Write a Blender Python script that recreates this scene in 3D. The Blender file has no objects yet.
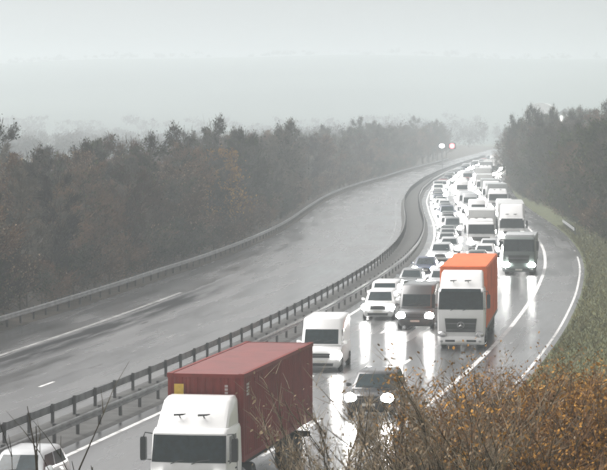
import bpy, math, random
import numpy as np
from mathutils import Vector, Matrix

R = math.radians
S = bpy.context.scene
COL = S.collection

# ------------------------------------------------------------------ camera
CAM_H = 12.0
cam_d = bpy.data.cameras.new('camera')
cam = bpy.data.objects.new('camera', cam_d)
COL.objects.link(cam)
cam.location = (0, 0, CAM_H)
cam.rotation_euler = (R(90) - math.atan(117.0 / 2700.0), 0, 0)
cam_d.sensor_fit = 'HORIZONTAL'
cam_d.sensor_width = 36.0
cam_d.lens = 2700.0 / 607.0 * 36.0
cam_d.clip_start = 0.5
cam_d.clip_end = 20000
S.camera = cam

# ------------------------------------------------------------------ sky + sun
SUN_EL, SUN_AZ = R(50), R(298)        # azimuth clockwise from +Y
world = bpy.data.worlds.new('World')
S.world = world
world.use_nodes = True
wn = world.node_tree.nodes
wl = world.node_tree.links
bg = wn['Background']
sky = wn.new('ShaderNodeTexSky')
sky.sky_type = 'NISHITA'
sky.sun_disc = False
sky.sun_elevation = SUN_EL
sky.sun_rotation = SUN_AZ
sky.air_density = 1.0
sky.dust_density = 6.0
sky.ozone_density = 1.0
hs = wn.new('ShaderNodeHueSaturation')
hs.inputs['Saturation'].default_value = 0.02
wl.new(sky.outputs[0], hs.inputs['Color'])
wt = wn.new('ShaderNodeMix'); wt.data_type = 'RGBA'; wt.blend_type = 'MULTIPLY'; wt.inputs['Factor'].default_value = 1.0
wt.inputs['B'].default_value = (1.0, 0.955, 0.94, 1)
wl.new(hs.outputs[0], wt.inputs['A'])
wl.new(wt.outputs['Result'], bg.inputs['Color'])
bg.inputs['Strength'].default_value = 0.15

sun_d = bpy.data.lights.new('sun', 'SUN')
sun_d.energy = 1.5
sun_d.angle = R(40)
sun_d.color = (1.0, 0.985, 0.96)
sun = bpy.data.objects.new('sun', sun_d)
COL.objects.link(sun)
sv = Vector((math.sin(SUN_AZ) * math.cos(SUN_EL), math.cos(SUN_AZ) * math.cos(SUN_EL), math.sin(SUN_EL)))
sun.rotation_euler = sv.to_track_quat('Z', 'Y').to_euler()
sun.location = (0, 0, 60)

S.view_settings.view_transform = 'Standard'
S.view_settings.look = 'None'
S.view_settings.exposure = 0.48
S.view_settings.gamma = 1.0
S.view_settings.use_curve_mapping = False

cy = S.cycles
cy.use_denoising = True
try:
    cy.denoiser = 'OPENIMAGEDENOISE'
except Exception:
    pass
cy.max_bounces = 5
cy.diffuse_bounces = 2
cy.glossy_bounces = 3
cy.transmission_bounces = 4
cy.volume_bounces = 2
cy.transparent_max_bounces = 8
cy.use_adaptive_sampling = True
cy.adaptive_threshold = 0.02
cy.caustics_reflective = False
cy.caustics_refractive = False
cy.filter_width = 2.7

# ------------------------------------------------------------------ helpers
class MB:
    def __init__(s):
        s.v = []; s.f = []; s.uv = None
    def add(s, vs, fs):
        n = len(s.v)
        s.v += [tuple(p) for p in vs]
        s.f += [tuple(i + n for i in f) for f in fs]
    def box(s, c, d, rz=0.0, taper=None):
        x, y, z = d[0] / 2, d[1] / 2, d[2] / 2
        P = []
        for dz in (-1, 1):
            k = 1.0 if (taper is None or dz < 0) else taper
            for a, b in ((-1, -1), (1, -1), (1, 1), (-1, 1)):
                px, py = a * x * k, b * y * k
                P.append((c[0] + px * math.cos(rz) - py * math.sin(rz), c[1] + px * math.sin(rz) + py * math.cos(rz), c[2] + dz * z))
        s.add(P, [(3, 2, 1, 0), (4, 5, 6, 7), (0, 1, 5, 4), (1, 2, 6, 5), (2, 3, 7, 6), (3, 0, 4, 7)])
    def loft(s, rings, cap=True, closed=True):
        n = len(rings[0]); base = len(s.v)
        for r in rings:
            s.v += [tuple(p) for p in r]
        m = n if closed else n - 1
        for i in range(len(rings) - 1):
            for j in range(m):
                a = base + i * n + j; b = base + i * n + (j + 1) % n
                s.f.append((a, b, b + n, a + n))
        if cap:
            s.f.append(tuple(base + j for j in range(n))[::-1])
            s.f.append(tuple(base + (len(rings) - 1) * n + j for j in range(n)))
    def plate(s, poly, t):
        """solid plate: polygon (outward CCW) extruded outward by t"""
        P = [Vector(p) for p in poly]
        nrm = (P[1] - P[0]).cross(P[2] - P[0]).normalized()
        q = [p + nrm * t for p in P]
        b = [p - nrm * 0.01 for p in P]
        n = len(P)
        s.add(b + q, [tuple(range(n))[::-1], tuple(range(n, 2 * n))] + [(i, (i + 1) % n, n + (i + 1) % n, n + i) for i in range(n)])
    def tube(s, path, rad, n=5):
        rings = []
        P = [Vector(p) for p in path]
        for i, p in enumerate(P):
            d = (P[min(i + 1, len(P) - 1)] - P[max(i - 1, 0)])
            if d.length < 1e-6: d = Vector((0, 0, 1))
            d.normalize()
            a = d.cross(Vector((0, 1, 0.01)))
            if a.length < 1e-3: a = d.cross(Vector((1, 0, 0)))
            a.normalize(); b = d.cross(a)
            r = rad[i] if hasattr(rad, '__len__') else rad
            rings.append([p + a * math.cos(2 * math.pi * k / n) * r + b * math.sin(2 * math.pi * k / n) * r for k in range(n)])
        s.loft(rings)
    def lathe_x(s, prof, c, n=16):
        """prof: list of (x, r) turned round the X axis at c"""
        rings = [[(c[0] + x, c[1] + r * math.cos(2 * math.pi * k / n), c[2] + r * math.sin(2 * math.pi * k / n)) for k in range(n)] for x, r in prof]
        s.loft(rings)
    def ellipsoid(s, c, r, nu=12, nv=7):
        rings = []
        for i in range(nv):
            t = math.pi * (i + 0.02) / (nv - 1 + 0.04)
            rings.append([(c[0] + r[0] * math.sin(t) * math.cos(2 * math.pi * k / nu), c[1] + r[1] * math.cos(t), c[2] + r[2] * math.sin(t) * math.sin(2 * math.pi * k / nu)) for k in range(nu)])
        s.loft(rings)
    def mesh(s, name, m, smooth=None):
        me = bpy.data.meshes.new(name)
        me.from_pydata(s.v, [], s.f)
        if s.uv is not None:
            l = me.uv_layers.new(name='road')
            idx = np.empty(len(me.loops), dtype=np.int32)
            me.loops.foreach_get('vertex_index', idx)
            l.data.foreach_set('uv', np.array(s.uv, dtype=np.float32)[idx].ravel())
        me.materials.append(m)
        if smooth is not None:
            me.shade_smooth()
            me.set_sharp_from_angle(angle=R(smooth))
        me.update()
        return me

def link(name, me, parent=None, loc=None):
    o = bpy.data.objects.new(name, me)
    COL.objects.link(o)
    if parent is not None: o.parent = parent
    if loc is not None: o.location = loc
    return o
def part(name, mb, m, parent, smooth=None):
    return link(name, mb.mesh(name, m, smooth), parent)
def tag(o, label=None, cat=None, group=None, kind=None):
    if label: o['label'] = label
    if cat: o['category'] = cat
    if group: o['group'] = group
    if kind: o['kind'] = kind
    return o
def thing(name, label, cat, loc=(0, 0, 0), rz=0.0, group=None):
    o = bpy.data.objects.new(name, None)
    o.empty_display_size = 0.3
    COL.objects.link(o)
    o.location = loc; o.rotation_euler = (0, 0, rz)
    return tag(o, label, cat, group)
KIDS = {}
def kids(o):
    return KIDS.get(o.name) or [c for c in bpy.data.objects if c.parent == o]
def tree_of(o):
    ch = {}
    for c in bpy.data.objects:
        if c.parent: ch.setdefault(c.parent.name, []).append(c)
    def rec(x): return (x, [rec(c) for c in ch.get(x.name, [])])
    return rec(o)
def copy_tree(t, parent=None, swap=None):
    o, cs = t
    c = o.copy(); COL.objects.link(c)
    if parent is not None: c.parent = parent
    if swap and o.data is not None and o.data.materials and o.data.materials[0].name == 'paint_proto':
        c.material_slots[0].link = 'OBJECT'
        c.material_slots[0].material = swap
    for k in cs: copy_tree(k, c, swap)
    return c

# ------------------------------------------------------------------ materials
def newmat(name):
    m = bpy.data.materials.new(name); m.use_nodes = True
    nt = m.node_tree
    return m, nt, nt.nodes['Principled BSDF']
def noise_mix(nt, c1, c2, scale, coord='Object', detail=4, lo=0.35, hi=0.65):
    tc = nt.nodes.new('ShaderNodeTexCoord'); nz = nt.nodes.new('ShaderNodeTexNoise')
    nz.inputs['Scale'].default_value = scale; nz.inputs['Detail'].default_value = detail
    nt.links.new(tc.outputs[coord], nz.inputs['Vector'])
    rp = nt.nodes.new('ShaderNodeValToRGB')
    rp.color_ramp.elements[0].position = lo; rp.color_ramp.elements[0].color = (*c1, 1)
    rp.color_ramp.elements[1].position = hi; rp.color_ramp.elements[1].color = (*c2, 1)
    nt.links.new(nz.outputs['Fac'], rp.inputs['Fac'])
    return rp, nz, tc
def simple(name, c, rough=0.5, metal=0.0, var=0.12, scale=6.0, coat=0.0, spec=0.5):
    m, nt, b = newmat(name)
    c1 = tuple(max(0, x * (1 - var)) for x in c); c2 = tuple(min(1, x * (1 + var)) for x in c)
    rp, nz, tc = noise_mix(nt, c1, c2, scale)
    nt.links.new(rp.outputs['Color'], b.inputs['Base Color'])
    b.inputs['Roughness'].default_value = rough
    b.inputs['Metallic'].default_value = metal
    b.inputs['Coat Weight'].default_value = coat
    b.inputs['Coat Roughness'].default_value = 0.08
    b.inputs['Specular IOR Level'].default_value = spec
    return m
def paint(name, c, grime=0.25):
    """vehicle paint with road grime streaks that run over the lower body"""
    m, nt, b = newmat(name)
    g = (0.10, 0.095, 0.085)
    d = tuple(x * (1 - grime) + y * grime for x, y in zip(c, g))
    rp, nz, tc = noise_mix(nt, d, c, 3.0, lo=0.30, hi=0.55, detail=6)
    nt.links.new(rp.outputs['Color'], b.inputs['Base Color'])
    b.inputs['Roughness'].default_value = 0.35
    b.inputs['Coat Weight'].default_value = 0.6
    b.inputs['Coat Roughness'].default_value = 0.12
    return m
def emit(name, c, strength):
    m, nt, b = newmat(name)
    b.inputs['Base Color'].default_value = (*c, 1)
    b.inputs['Emission Color'].default_value = (*c, 1)
    b.inputs['Emission Strength'].default_value = strength
    b.inputs['Roughness'].default_value = 0.2
    m.cycles.emission_sampling = 'AUTO'
    return m

M = {}
M['paint_proto'] = paint('paint_proto', (0.5, 0.5, 0.5))
PAINTS = {
    'white': paint('paint_white', (0.88, 0.885, 0.875), 0.05),
    'silver': paint('paint_silver', (0.50, 0.52, 0.53), 0.12),
    'grey': paint('paint_grey', (0.17, 0.185, 0.19), 0.15),
    'dark grey': paint('paint_dark_grey', (0.065, 0.075, 0.078), 0.2),
    'black': paint('paint_black', (0.018, 0.02, 0.022), 0.2),
    'dark blue': paint('paint_dark_blue', (0.03, 0.05, 0.10), 0.2),
    'red': paint('paint_red', (0.32, 0.035, 0.03), 0.2),
    'grey green': paint('paint_grey_green', (0.115, 0.145, 0.135), 0.2),
}
M['glass'] = simple('tinted_glass', (0.014, 0.026, 0.030), 0.12, var=0.3, spec=0.4)
M['rubber'] = simple('tyre_rubber', (0.022, 0.022, 0.022), 0.8)
M['rim'] = simple('wheel_rim', (0.32, 0.32, 0.33), 0.4, metal=0.7)
M['plastic'] = simple('black_plastic', (0.03, 0.032, 0.033), 0.55)
M['grille'] = simple('grille_dark', (0.045, 0.047, 0.048), 0.5)
M['plate'] = simple('number_plate', (0.75, 0.74, 0.68), 0.4)
M['lamp'] = emit('headlamp_lit', (1.0, 0.985, 0.95), 80.0)
M['marker'] = emit('marker_lamp', (1.0, 0.9, 0.7), 6.0)
M['chassis'] = simple('chassis_grime', (0.035, 0.033, 0.03), 0.75)
M['galv'] = simple('galvanised_steel', (0.36, 0.37, 0.37), 0.5, metal=0.35, var=0.25, scale=1.5)
M['galv_dark'] = simple('weathered_steel', (0.16, 0.165, 0.165), 0.55, metal=0.3, var=0.35, scale=1.5)
M['post'] = simple('barrier_post', (0.06, 0.06, 0.06), 0.7)
M['chrome'] = simple('chrome', (0.6, 0.6, 0.6), 0.25, metal=1.0)

def container_paint(name, c, rust, rough=0.6, spec=0.22):
    m, nt, b = newmat(name)
    rp, nz, tc = noise_mix(nt, tuple(x * 0.82 for x in c), tuple(min(1, x * 1.12) for x in c), 1.3, detail=8)
    rp2, nz2, _ = noise_mix(nt, (0, 0, 0), (1, 1, 1), 4.0, lo=0.66, hi=0.74, detail=8)
    mx = nt.nodes.new('ShaderNodeMix'); mx.data_type = 'RGBA'
    nt.links.new(rp2.outputs['Color'], mx.inputs['Factor'])
    nt.links.new(rp.outputs['Color'], mx.inputs['A']); mx.inputs['B'].default_value = (*rust, 1)
    nt.links.new(mx.outputs['Result'], b.inputs['Base Color'])
    b.inputs['Roughness'].default_value = rough
    b.inputs['Specular IOR Level'].default_value = spec
    return m
M['cont_red'] = container_paint('container_red', (0.20, 0.034, 0.028), (0.11, 0.035, 0.025))
M['cont_roof'] = container_paint('container_roof_wet', (0.20, 0.034, 0.028), (0.11, 0.035, 0.025), 0.3, 0.6)
M['cont_orange'] = container_paint('trailer_orange', (0.74, 0.155, 0.04), (0.40, 0.10, 0.03))
M['yellow'] = simple('yellow_label', (0.62, 0.42, 0.06), 0.5)
M['lettering'] = simple('pale_lettering', (0.5, 0.42, 0.4), 0.5)
M['white_box'] = paint('box_white', (0.74, 0.75, 0.74), 0.08)
M['grey_box'] = paint('box_grey', (0.42, 0.44, 0.44), 0.1)

def asphalt():
    m, nt, b = newmat('wet_asphalt')
    N, L = nt.nodes, nt.links
    uv = N.new('ShaderNodeUVMap'); uv.uv_map = 'road'
    # long streaks: compress the along-road axis
    mp = N.new('ShaderNodeMapping'); mp.inputs['Scale'].default_value = (0.75, 0.045, 1)
    L.new(uv.outputs['UV'], mp.inputs['Vector'])
    st = N.new('ShaderNodeTexNoise'); st.inputs['Scale'].default_value = 1.0; st.inputs['Detail'].default_value = 5; st.inputs['Roughness'].default_value = 0.6
    L.new(mp.outputs[0], st.inputs['Vector'])
    big = N.new('ShaderNodeTexNoise'); big.inputs['Scale'].default_value = 0.11; big.inputs['Detail'].default_value = 5
    mp2 = N.new('ShaderNodeMapping'); mp2.inputs['Scale'].default_value = (1.5, 0.5, 1)
    L.new(uv.outputs['UV'], mp2.inputs['Vector']); L.new(mp2.outputs[0], big.inputs['Vector'])
    fine = N.new('ShaderNodeTexNoise'); fine.inputs['Scale'].default_value = 5.0; fine.inputs['Detail'].default_value = 6
    L.new(uv.outputs['UV'], fine.inputs['Vector'])
    # darker, rougher, less reflective strip on the far carriageway (its own outline)
    sx = N.new('ShaderNodeSeparateXYZ'); L.new(uv.outputs['UV'], sx.inputs[0])
    def win(sock, lo0, lo1, hi0, hi1):
        a = N.new('ShaderNodeMapRange'); a.interpolation_type = 'SMOOTHSTEP'
        a.inputs['From Min'].default_value = lo0; a.inputs['From Max'].default_value = lo1
        c = N.new('ShaderNodeMapRange'); c.interpolation_type = 'SMOOTHSTEP'
        c.inputs['From Min'].default_value = hi0; c.inputs['From Max'].default_value = hi1
        c.inputs['To Min'].default_value = 1; c.inputs['To Max'].default_value = 0
        L.new(sock, a.inputs['Value']); L.new(sock, c.inputs['Value'])
        q = N.new('ShaderNodeMath'); q.operation = 'MULTIPLY'
        L.new(a.outputs[0], q.inputs[0]); L.new(c.outputs[0], q.inputs[1]); return q.outputs[0]
    def mul(a, c):
        q = N.new('ShaderNodeMath'); q.operation = 'MULTIPLY'
        L.new(a, q.inputs[0]); L.new(c, q.inputs[1]); return q.outputs[0]
    wob = N.new('ShaderNodeMath'); wob.operation = 'MULTIPLY_ADD'; wob.inputs[1].default_value = 1.8
    L.new(st.outputs['Fac'], wob.inputs[0]); L.new(sx.outputs['X'], wob.inputs[2])
    patch = mul(win(wob.outputs[0], -10.6, -10.0, -9.0, -7.4), win(sx.outputs['Y'], 100, 135, 175, 215))
    brk = N.new('ShaderNodeMapRange'); brk.inputs['From Min'].default_value = 0.27; brk.inputs['From Max'].default_value = 0.50
    L.new(st.outputs['Fac'], brk.inputs['Value'])
    patch = mul(patch, brk.outputs[0])
    col = N.new('ShaderNodeValToRGB')
    col.color_ramp.elements[0].position = 0.3; col.color_ramp.elements[0].color = (0.045, 0.046, 0.047, 1)
    col.color_ramp.elements[1].position = 0.7; col.color_ramp.elements[1].color = (0.11, 0.111, 0.111, 1)
    mixf = N.new('ShaderNodeMath'); mixf.operation = 'MULTIPLY_ADD'; mixf.inputs[1].default_value = 0.5
    ad = N.new('ShaderNodeMath'); ad.operation = 'MULTIPLY'; ad.inputs[1].default_value = 0.5
    L.new(fine.outputs['Fac'], ad.inputs[0]); L.new(st.outputs['Fac'], mixf.inputs[0]); L.new(ad.outputs[0], mixf.inputs[2])
    L.new(mixf.outputs[0], col.inputs['Fac'])
    dk = N.new('ShaderNodeMix'); dk.data_type = 'RGBA'; dk.inputs['B'].default_value = (0.02, 0.02, 0.021, 1)
    L.new(patch, dk.inputs['Factor']); L.new(col.outputs[0], dk.inputs['A'])
    L.new(dk.outputs['Result'], b.inputs['Base Color'])
    # wetness: film of water with rougher worn streaks
    ro = N.new('ShaderNodeMapRange'); ro.inputs['From Min'].default_value = 0.3; ro.inputs['From Max'].default_value = 0.75
    ro.inputs['To Min'].default_value = 0.11; ro.inputs['To Max'].default_value = 0.42
    av = N.new('ShaderNodeMath'); av.operation = 'ADD'
    h1 = N.new('ShaderNodeMath'); h1.operation = 'MULTIPLY'; h1.inputs[1].default_value = 0.55
    h2 = N.new('ShaderNodeMath'); h2.operation = 'MULTIPLY'; h2.inputs[1].default_value = 0.45
    L.new(st.outputs['Fac'], h1.inputs[0]); L.new(big.outputs['Fac'], h2.inputs[0])
    L.new(h1.outputs[0], av.inputs[0]); L.new(h2.outputs[0], av.inputs[1]); L.new(av.outputs[0], ro.inputs['Value'])
    rp = N.new('ShaderNodeMath'); rp.operation = 'MULTIPLY_ADD'; rp.inputs[1].default_value = 0.42
    L.new(patch, rp.inputs[0]); L.new(ro.outputs[0], rp.inputs[2]); L.new(rp.outputs[0], b.inputs['Roughness'])
    sp = N.new('ShaderNodeMath'); sp.operation = 'MULTIPLY_ADD'; sp.inputs[1].default_value = -0.95; sp.inputs[2].default_value = 1.0
    L.new(patch, sp.inputs[0]); L.new(sp.outputs[0], b.inputs['Specular IOR Level'])
    bp = N.new('ShaderNodeBump'); bp.inputs['Strength'].default_value = 0.035; bp.inputs['Distance'].default_value = 0.02
    L.new(fine.outputs['Fac'], bp.inputs['Height']); L.new(bp.outputs[0], b.inputs['Normal'])
    return m
M['asphalt'] = asphalt()
def worn_white():
    m, nt, b = newmat('road_paint')
    rp, nz, tc = noise_mix(nt, (0.32, 0.32, 0.31), (0.80, 0.80, 0.78), 1.2, lo=0.32, hi=0.5, detail=8)
    nt.links.new(rp.outputs['Color'], b.inputs['Base Color'])
    b.inputs['Roughness'].default_value = 0.35
    return m
M['roadpaint'] = worn_white()
def worn_glare_dimmed():  # worn markings, colour darkened to stand in for road glare hiding them
    m, nt, b = newmat('worn_glare_road_paint')
    rp, nz, tc = noise_mix(nt, (0.06, 0.06, 0.06), (0.36, 0.36, 0.35), 0.35, lo=0.42, hi=0.68, detail=8)
    nt.links.new(rp.outputs['Color'], b.inputs['Base Color'])
    b.inputs['Roughness'].default_value = 0.2
    return m
M['worn_glare_paint'] = worn_glare_dimmed()
M['greypaint'] = simple('greyed_road_paint', (0.42, 0.42, 0.41), 0.25, var=0.35, scale=0.5)
def ground_mat(name, c1, c2, scale, rough=0.95):
    m, nt, b = newmat(name)
    rp, nz, tc = noise_mix(nt, c1, c2, scale, detail=8)
    nt.links.new(rp.outputs['Color'], b.inputs['Base Color'])
    b.inputs['Roughness'].default_value = rough
    return m
M['field'] = ground_mat('field', (0.05, 0.065, 0.035), (0.10, 0.115, 0.06), 0.02)
M['hill'] = ground_mat('hill_fields', (0.045, 0.075, 0.06), (0.085, 0.12, 0.10), 0.004)
M['verge'] = ground_mat('verge_soil_grass', (0.045, 0.055, 0.018), (0.10, 0.11, 0.035), 0.6)
M['leaf_litter'] = ground_mat('leaf_litter', (0.035, 0.028, 0.02), (0.075, 0.06, 0.04), 0.7)
M['reservation'] = ground_mat('reservation_gravel', (0.03, 0.03, 0.028), (0.075, 0.075, 0.07), 1.4, 0.8)
def veg(name, c1, c2, rand=0.5):
    m, nt, b = newmat(name)
    rp, nz, tc = noise_mix(nt, c1, c2, 1.3, detail=3)
    oi = nt.nodes.new('ShaderNodeObjectInfo')
    hv = nt.nodes.new('ShaderNodeHueSaturation')
    mr = nt.nodes.new('ShaderNodeMapRange'); mr.inputs['To Min'].default_value = 1 - rand; mr.inputs['To Max'].default_value = 1 + rand
    nt.links.new(oi.outputs['Random'], mr.inputs['Value']); nt.links.new(mr.outputs[0], hv.inputs['Value'])
    nt.links.new(rp.outputs[0], hv.inputs['Color']); nt.links.new(hv.outputs[0], b.inputs['Base Color'])
    b.inputs['Roughness'].default_value = 0.9
    b.inputs['Specular IOR Level'].default_value = 0.03
    return m
M['bark'] = veg('bark', (0.045, 0.037, 0.028), (0.09, 0.075, 0.056), 0.25)
M['twig_brown'] = veg('twigs_brown', (0.075, 0.046, 0.028), (0.15, 0.094, 0.056), 0.6)
M['twig_grey'] = veg('twigs_grey', (0.052, 0.047, 0.037), (0.11, 0.098, 0.074), 0.6)
M['leaf_green'] = veg('leaves_olive', (0.026, 0.036, 0.014), (0.062, 0.072, 0.026), 0.4)
M['leaf_gold'] = veg('leaves_gold', (0.26, 0.15, 0.035), (0.48, 0.28, 0.06), 0.15)
M['leaf_russet'] = veg('leaves_russet', (0.22, 0.115, 0.036), (0.50, 0.27, 0.07), 0.3)
M['fg_twig'] = veg('pale_twigs', (0.17, 0.14, 0.10), (0.36, 0.30, 0.22), 0.25)
M['fg_brown'] = veg('russet_twigs', (0.12, 0.075, 0.045), (0.24, 0.15, 0.085), 0.25)
M['leaf_tan'] = veg('leaves_tan', (0.16, 0.125, 0.08), (0.34, 0.26, 0.17), 0.25)
M['grass'] = veg('grass_blades', (0.085, 0.085, 0.032), (0.20, 0.175, 0.075), 0.0)
M['render_wall'] = simple('pale_wall', (0.85, 0.86, 0.85), 0.8)
M['slate'] = simple('slate_roof', (0.10, 0.105, 0.11), 0.6)
M['sign_face'] = emit('sign_lit_white', (1.0, 0.96, 0.97), 1.8)
M['sign_red'] = emit('sign_lit_red', (1.0, 0.25, 0.28), 1.6)
M['lit_window'] = emit('lit_window', (1.0, 0.97, 0.9), 2.5)
M['sign_back'] = simple('sign_housing', (0.05, 0.05, 0.055), 0.6)

# ------------------------------------------------------------------ the road line
# centre of the central reservation: metres ahead of the camera -> metres to the right
CY = np.array([-60, 0, 40, 70, 100, 125, 154, 185, 217, 245, 272, 305, 340, 390, 440, 510, 580, 662, 770, 877, 1000, 1120], float)
CX = np.array([-38.9, -28.0, -20.7, -15.3, -9.8, -5.2, -0.7, 3.4, 7.0, 9.4, 11.1, 12.6, 13.7, 15.6, 18.4, 23.6, 30.0, 38.6, 50.5, 62.5, 76.0, 90.0])
def _smooth():
    ys = np.arange(-60, 1121, 1.0)
    xs = np.interp(ys, CY, CX)
    k = np.hanning(43); k /= k.sum()
    pad = 21
    xp = np.concatenate([xs[0] - (xs[1] - xs[0]) * np.arange(pad, 0, -1), xs, xs[-1] + (xs[-1] - xs[-2]) * np.arange(1, pad + 1)])
    return ys, np.convolve(xp, k, 'valid')
RY, RX = _smooth()
def cx(y): return float(np.interp(y, RY, RX))
def heading(y): return math.atan2(cx(y + 4) - cx(y - 4), 8.0)
def at(off, y, z=0.0):
    t = heading(y)
    return Vector((cx(y) + off * math.cos(t), y - off * math.sin(t), z))
def strip(offs, zs, y0, y1, step=3.0):
    """sheet along the road; offs/zs numbers or functions of y"""
    mb = MB(); mb.uv = []
    n = int((y1 - y0) / step) + 1
    fo = [o if callable(o) else (lambda y, o=o: o) for o in offs]
    fz = [z if callable(z) else (lambda y, z=z: z) for z in zs]
    for i in range(n):
        y = y0 + (y1 - y0) * i / (n - 1)
        for o, z in zip(fo, fz):
            mb.v.append(tuple(at(o(y), y, z(y)))); mb.uv.append((o(y), y))
    m = len(offs)
    for i in range(n - 1):
        for j in range(m - 1):
            a = i * m + j
            mb.f.append((a, a + 1, a + 1 + m, a + m))
    return mb
def structure(name, mb, m, smooth=None):
    o = link(name, mb.mesh(name, m, smooth)); o['kind'] = 'structure'; return o

Y0, Y1 = -40, 1100
LEFT = lambda y: float(np.interp(y, [0, 200, 250, 292, 356, 410, 470, 523, 700, 1100], [-15.8, -15.6, -14.7, -13.8, -12.8, -12.0, -10.6, -9.0, -8.2, -8.2]))
RIGHT = 15.6
# ground sheet
mb = MB()
nx, ny = 40, 40
gx = np.linspace(-2400, 2400, nx); gy = np.linspace(-240, 3400, ny)
for y in gy:
    for x in gx: mb.v.append((x, y, -0.25))
for i in range(ny - 1):
    for j in range(nx - 1):
        a = i * nx + j; mb.f.append((a, a + 1, a + 1 + nx, a + nx))
structure('ground', mb, M['field'])
# carriageways, reservation and verges
near_cw = structure('near_carriageway', strip([1.45, 4, 7, 10, 13, RIGHT], [0, .0, 0, 0, 0, 0], Y0, Y1), M['asphalt'])
far_cw = structure('far_carriageway', strip([LEFT, lambda y: LEFT(y) * .75, lambda y: LEFT(y) * .5, -4, -1.45], [0, 0, 0, 0, 0], Y0, Y1), M['asphalt'])
structure('central_reservation', strip([-1.45, -1.2, 0, 1.2, 1.45], [0, 0.06, 0.09, 0.06, 0], Y0, Y1), M['reservation'])
structure('left_verge', strip([lambda y: LEFT(y) - 110, lambda y: LEFT(y) - 60, lambda y: LEFT(y) - 12, lambda y: LEFT(y) - 3, lambda y: LEFT(y) - 1.2, LEFT],
                              [-0.26, 0.9, 0.9, 0.35, 0.02, 0.0], Y0, Y1, 6), M['leaf_litter'])
structure('right_verge', strip([RIGHT, RIGHT + 1.0, RIGHT + 3.2, RIGHT + 7, RIGHT + 14, RIGHT + 45, RIGHT + 110],
                               [0.0, 0.03, 0.45, 1.7, 2.6, 2.6, -0.26], Y0, Y1, 6), M['verge'])
# painted lines
def line(name, off, y0, y1, w, m='roadpaint'):
    return structure(name, strip([off - w / 2, off + w / 2], [0.004, 0.004], y0, y1, 3), M[m])
LIN, LOUT = 2.15, 12.45
line('edge_marking', LIN, Y0, 900, 0.20)
line('edge_marking', LOUT, Y0, 900, 0.24)
line('shoulder_marking', RIGHT - 0.35, 100, 235, 0.14)
line('shoulder_marking', RIGHT - 0.35, 235.3, 420, 0.14, 'worn_glare_paint')
line('edge_marking', -LIN, Y0, 900, 0.16, 'worn_glare_paint')
line('edge_marking', -11.75, Y0, 184, 0.26, 'greypaint')
line('edge_marking', -11.75, 184.3, 420, 0.2, 'worn_glare_paint')
LW = (LOUT - LIN) / 3
lanes = {3: LIN + LW * .5, 2: LIN + LW * 1.5, 1: LIN + LW * 2.5}
for side in (1, -1):
    for k in (1, 2):
        off = side * (LIN + LW * k)
        par = None
        for i in range(24 if side > 0 else 26):
            y = 61 + 9.0 * i + (4.2 if side < 0 else 0)
            o = link('lane_dash', strip([off - .08, off + .08], [0.004, 0.004], y, y + 2.4, 1.2).mesh('lane_dash', M['roadpaint' if side > 0 or y < 125 else 'worn_glare_paint']), near_cw if side > 0 else far_cw)

# ------------------------------------------------------------------ safety barriers
def barrier(label, off, y0, y1, face, beam_m, post_step=3.2, beam_z=0.62, post_until=480, yset=0.0):
    fo = off if callable(off) else (lambda y: off)
    root = thing('safety_barrier', label, 'barrier', tuple(at(fo(y0), y0)), 0)
    base = at(fo(y0), y0)
    prof = [(0.02, -0.155), (0.075, -0.13), (0.085, -0.06), (0.025, -0.02), (0.025, 0.02), (0.085, 0.06), (0.075, 0.13), (0.02, 0.155), (0.012, 0.15), (0.012, -0.15)]
    rings = []
    n = int((y1 - y0) / 3.2) + 1
    for i in range(n):
        y = y0 + (y1 - y0) * i / (n - 1)
        rings.append([at(fo(y) + face * (px + .06), y, beam_z + pz) - base for px, pz in (prof if face > 0 else prof[::-1])])
    mb = MB(); mb.loft(rings)
    part('beam', mb, beam_m, root)
    pm = MB(); pm.box((0, 0, 0.37), (0.11, 0.13, 0.94)); pm.box((0.05 * face, 0, beam_z), (0.05, 0.10, 0.2))
    pme = pm.mesh('post', M['post'])
    y = y0 + 0.6; rest = MB()
    while y < y1:
        p = at(fo(y), y) - base
        if y < post_until:
            o = link('post', pme, root, p); o.rotation_euler = (0, 0, -heading(y))
        else:
            rest.box((p.x, p.y, 0.37), (0.11, 0.13, 0.94))
        y += post_step
    if rest.v:
        o = part('far_posts', rest, M['post'], root); o['kind'] = 'stuff'
    return root
barrier('steel crash barrier on posts along the central reservation, side of the queueing traffic', 0.95, 50, 820, 1, M['galv_dark'])
barrier('steel crash barrier on posts along the central reservation, side of the empty carriageway', -0.95, 50, 820, -1, M['galv_dark'])
barrier('long grey crash barrier in front of the thicket beside the empty carriageway', lambda y: LEFT(y) - 0.5, 110, 760, 1, M['galv'], post_until=420)
barrier('short crash barrier on the grass verge beyond the right hard shoulder', RIGHT + 0.9, 276, 300, -1, M['galv_dark'])

# ------------------------------------------------------------------ vehicles
def mirror_ring(half):
    return half + [(-x, y, z) for x, y, z in half[::-1] if abs(x) > 1e-6]
def wheel_mesh(r, w, detail=True):
    t = MB(); t.lathe_x([(-w / 2, r * .62), (-w / 2, r * .93), (-w * .35, r), (w * .35, r), (w / 2, r * .93), (w / 2, r * .62)], (0, 0, 0), 18)
    q = MB(); q.lathe_x([(-w / 2 - .01, r * .15), (-w / 2 - .012, r * .2), (-w * .3, r * .52), (-w / 2 - .008, r * .63), (w / 2 + .008, r * .63), (w * .3, r * .52), (w / 2 + .012, r * .2), (w / 2 + .01, r * .15)], (0, 0, 0), 14)
    return t.mesh('tyre', M['rubber'], 40), q.mesh('rim', M['rim'], 40)
def add_wheel(root, meshes, x, y, r, rim=True):
    o = link('wheel', meshes[0], root, (x, y, r))
    if rim: link('rim', meshes[1], o)
    return o
CARW = wheel_mesh(0.31, 0.20)
VANW = wheel_mesh(0.34, 0.22)
TRKW = wheel_mesh(0.50, 0.31)
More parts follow.
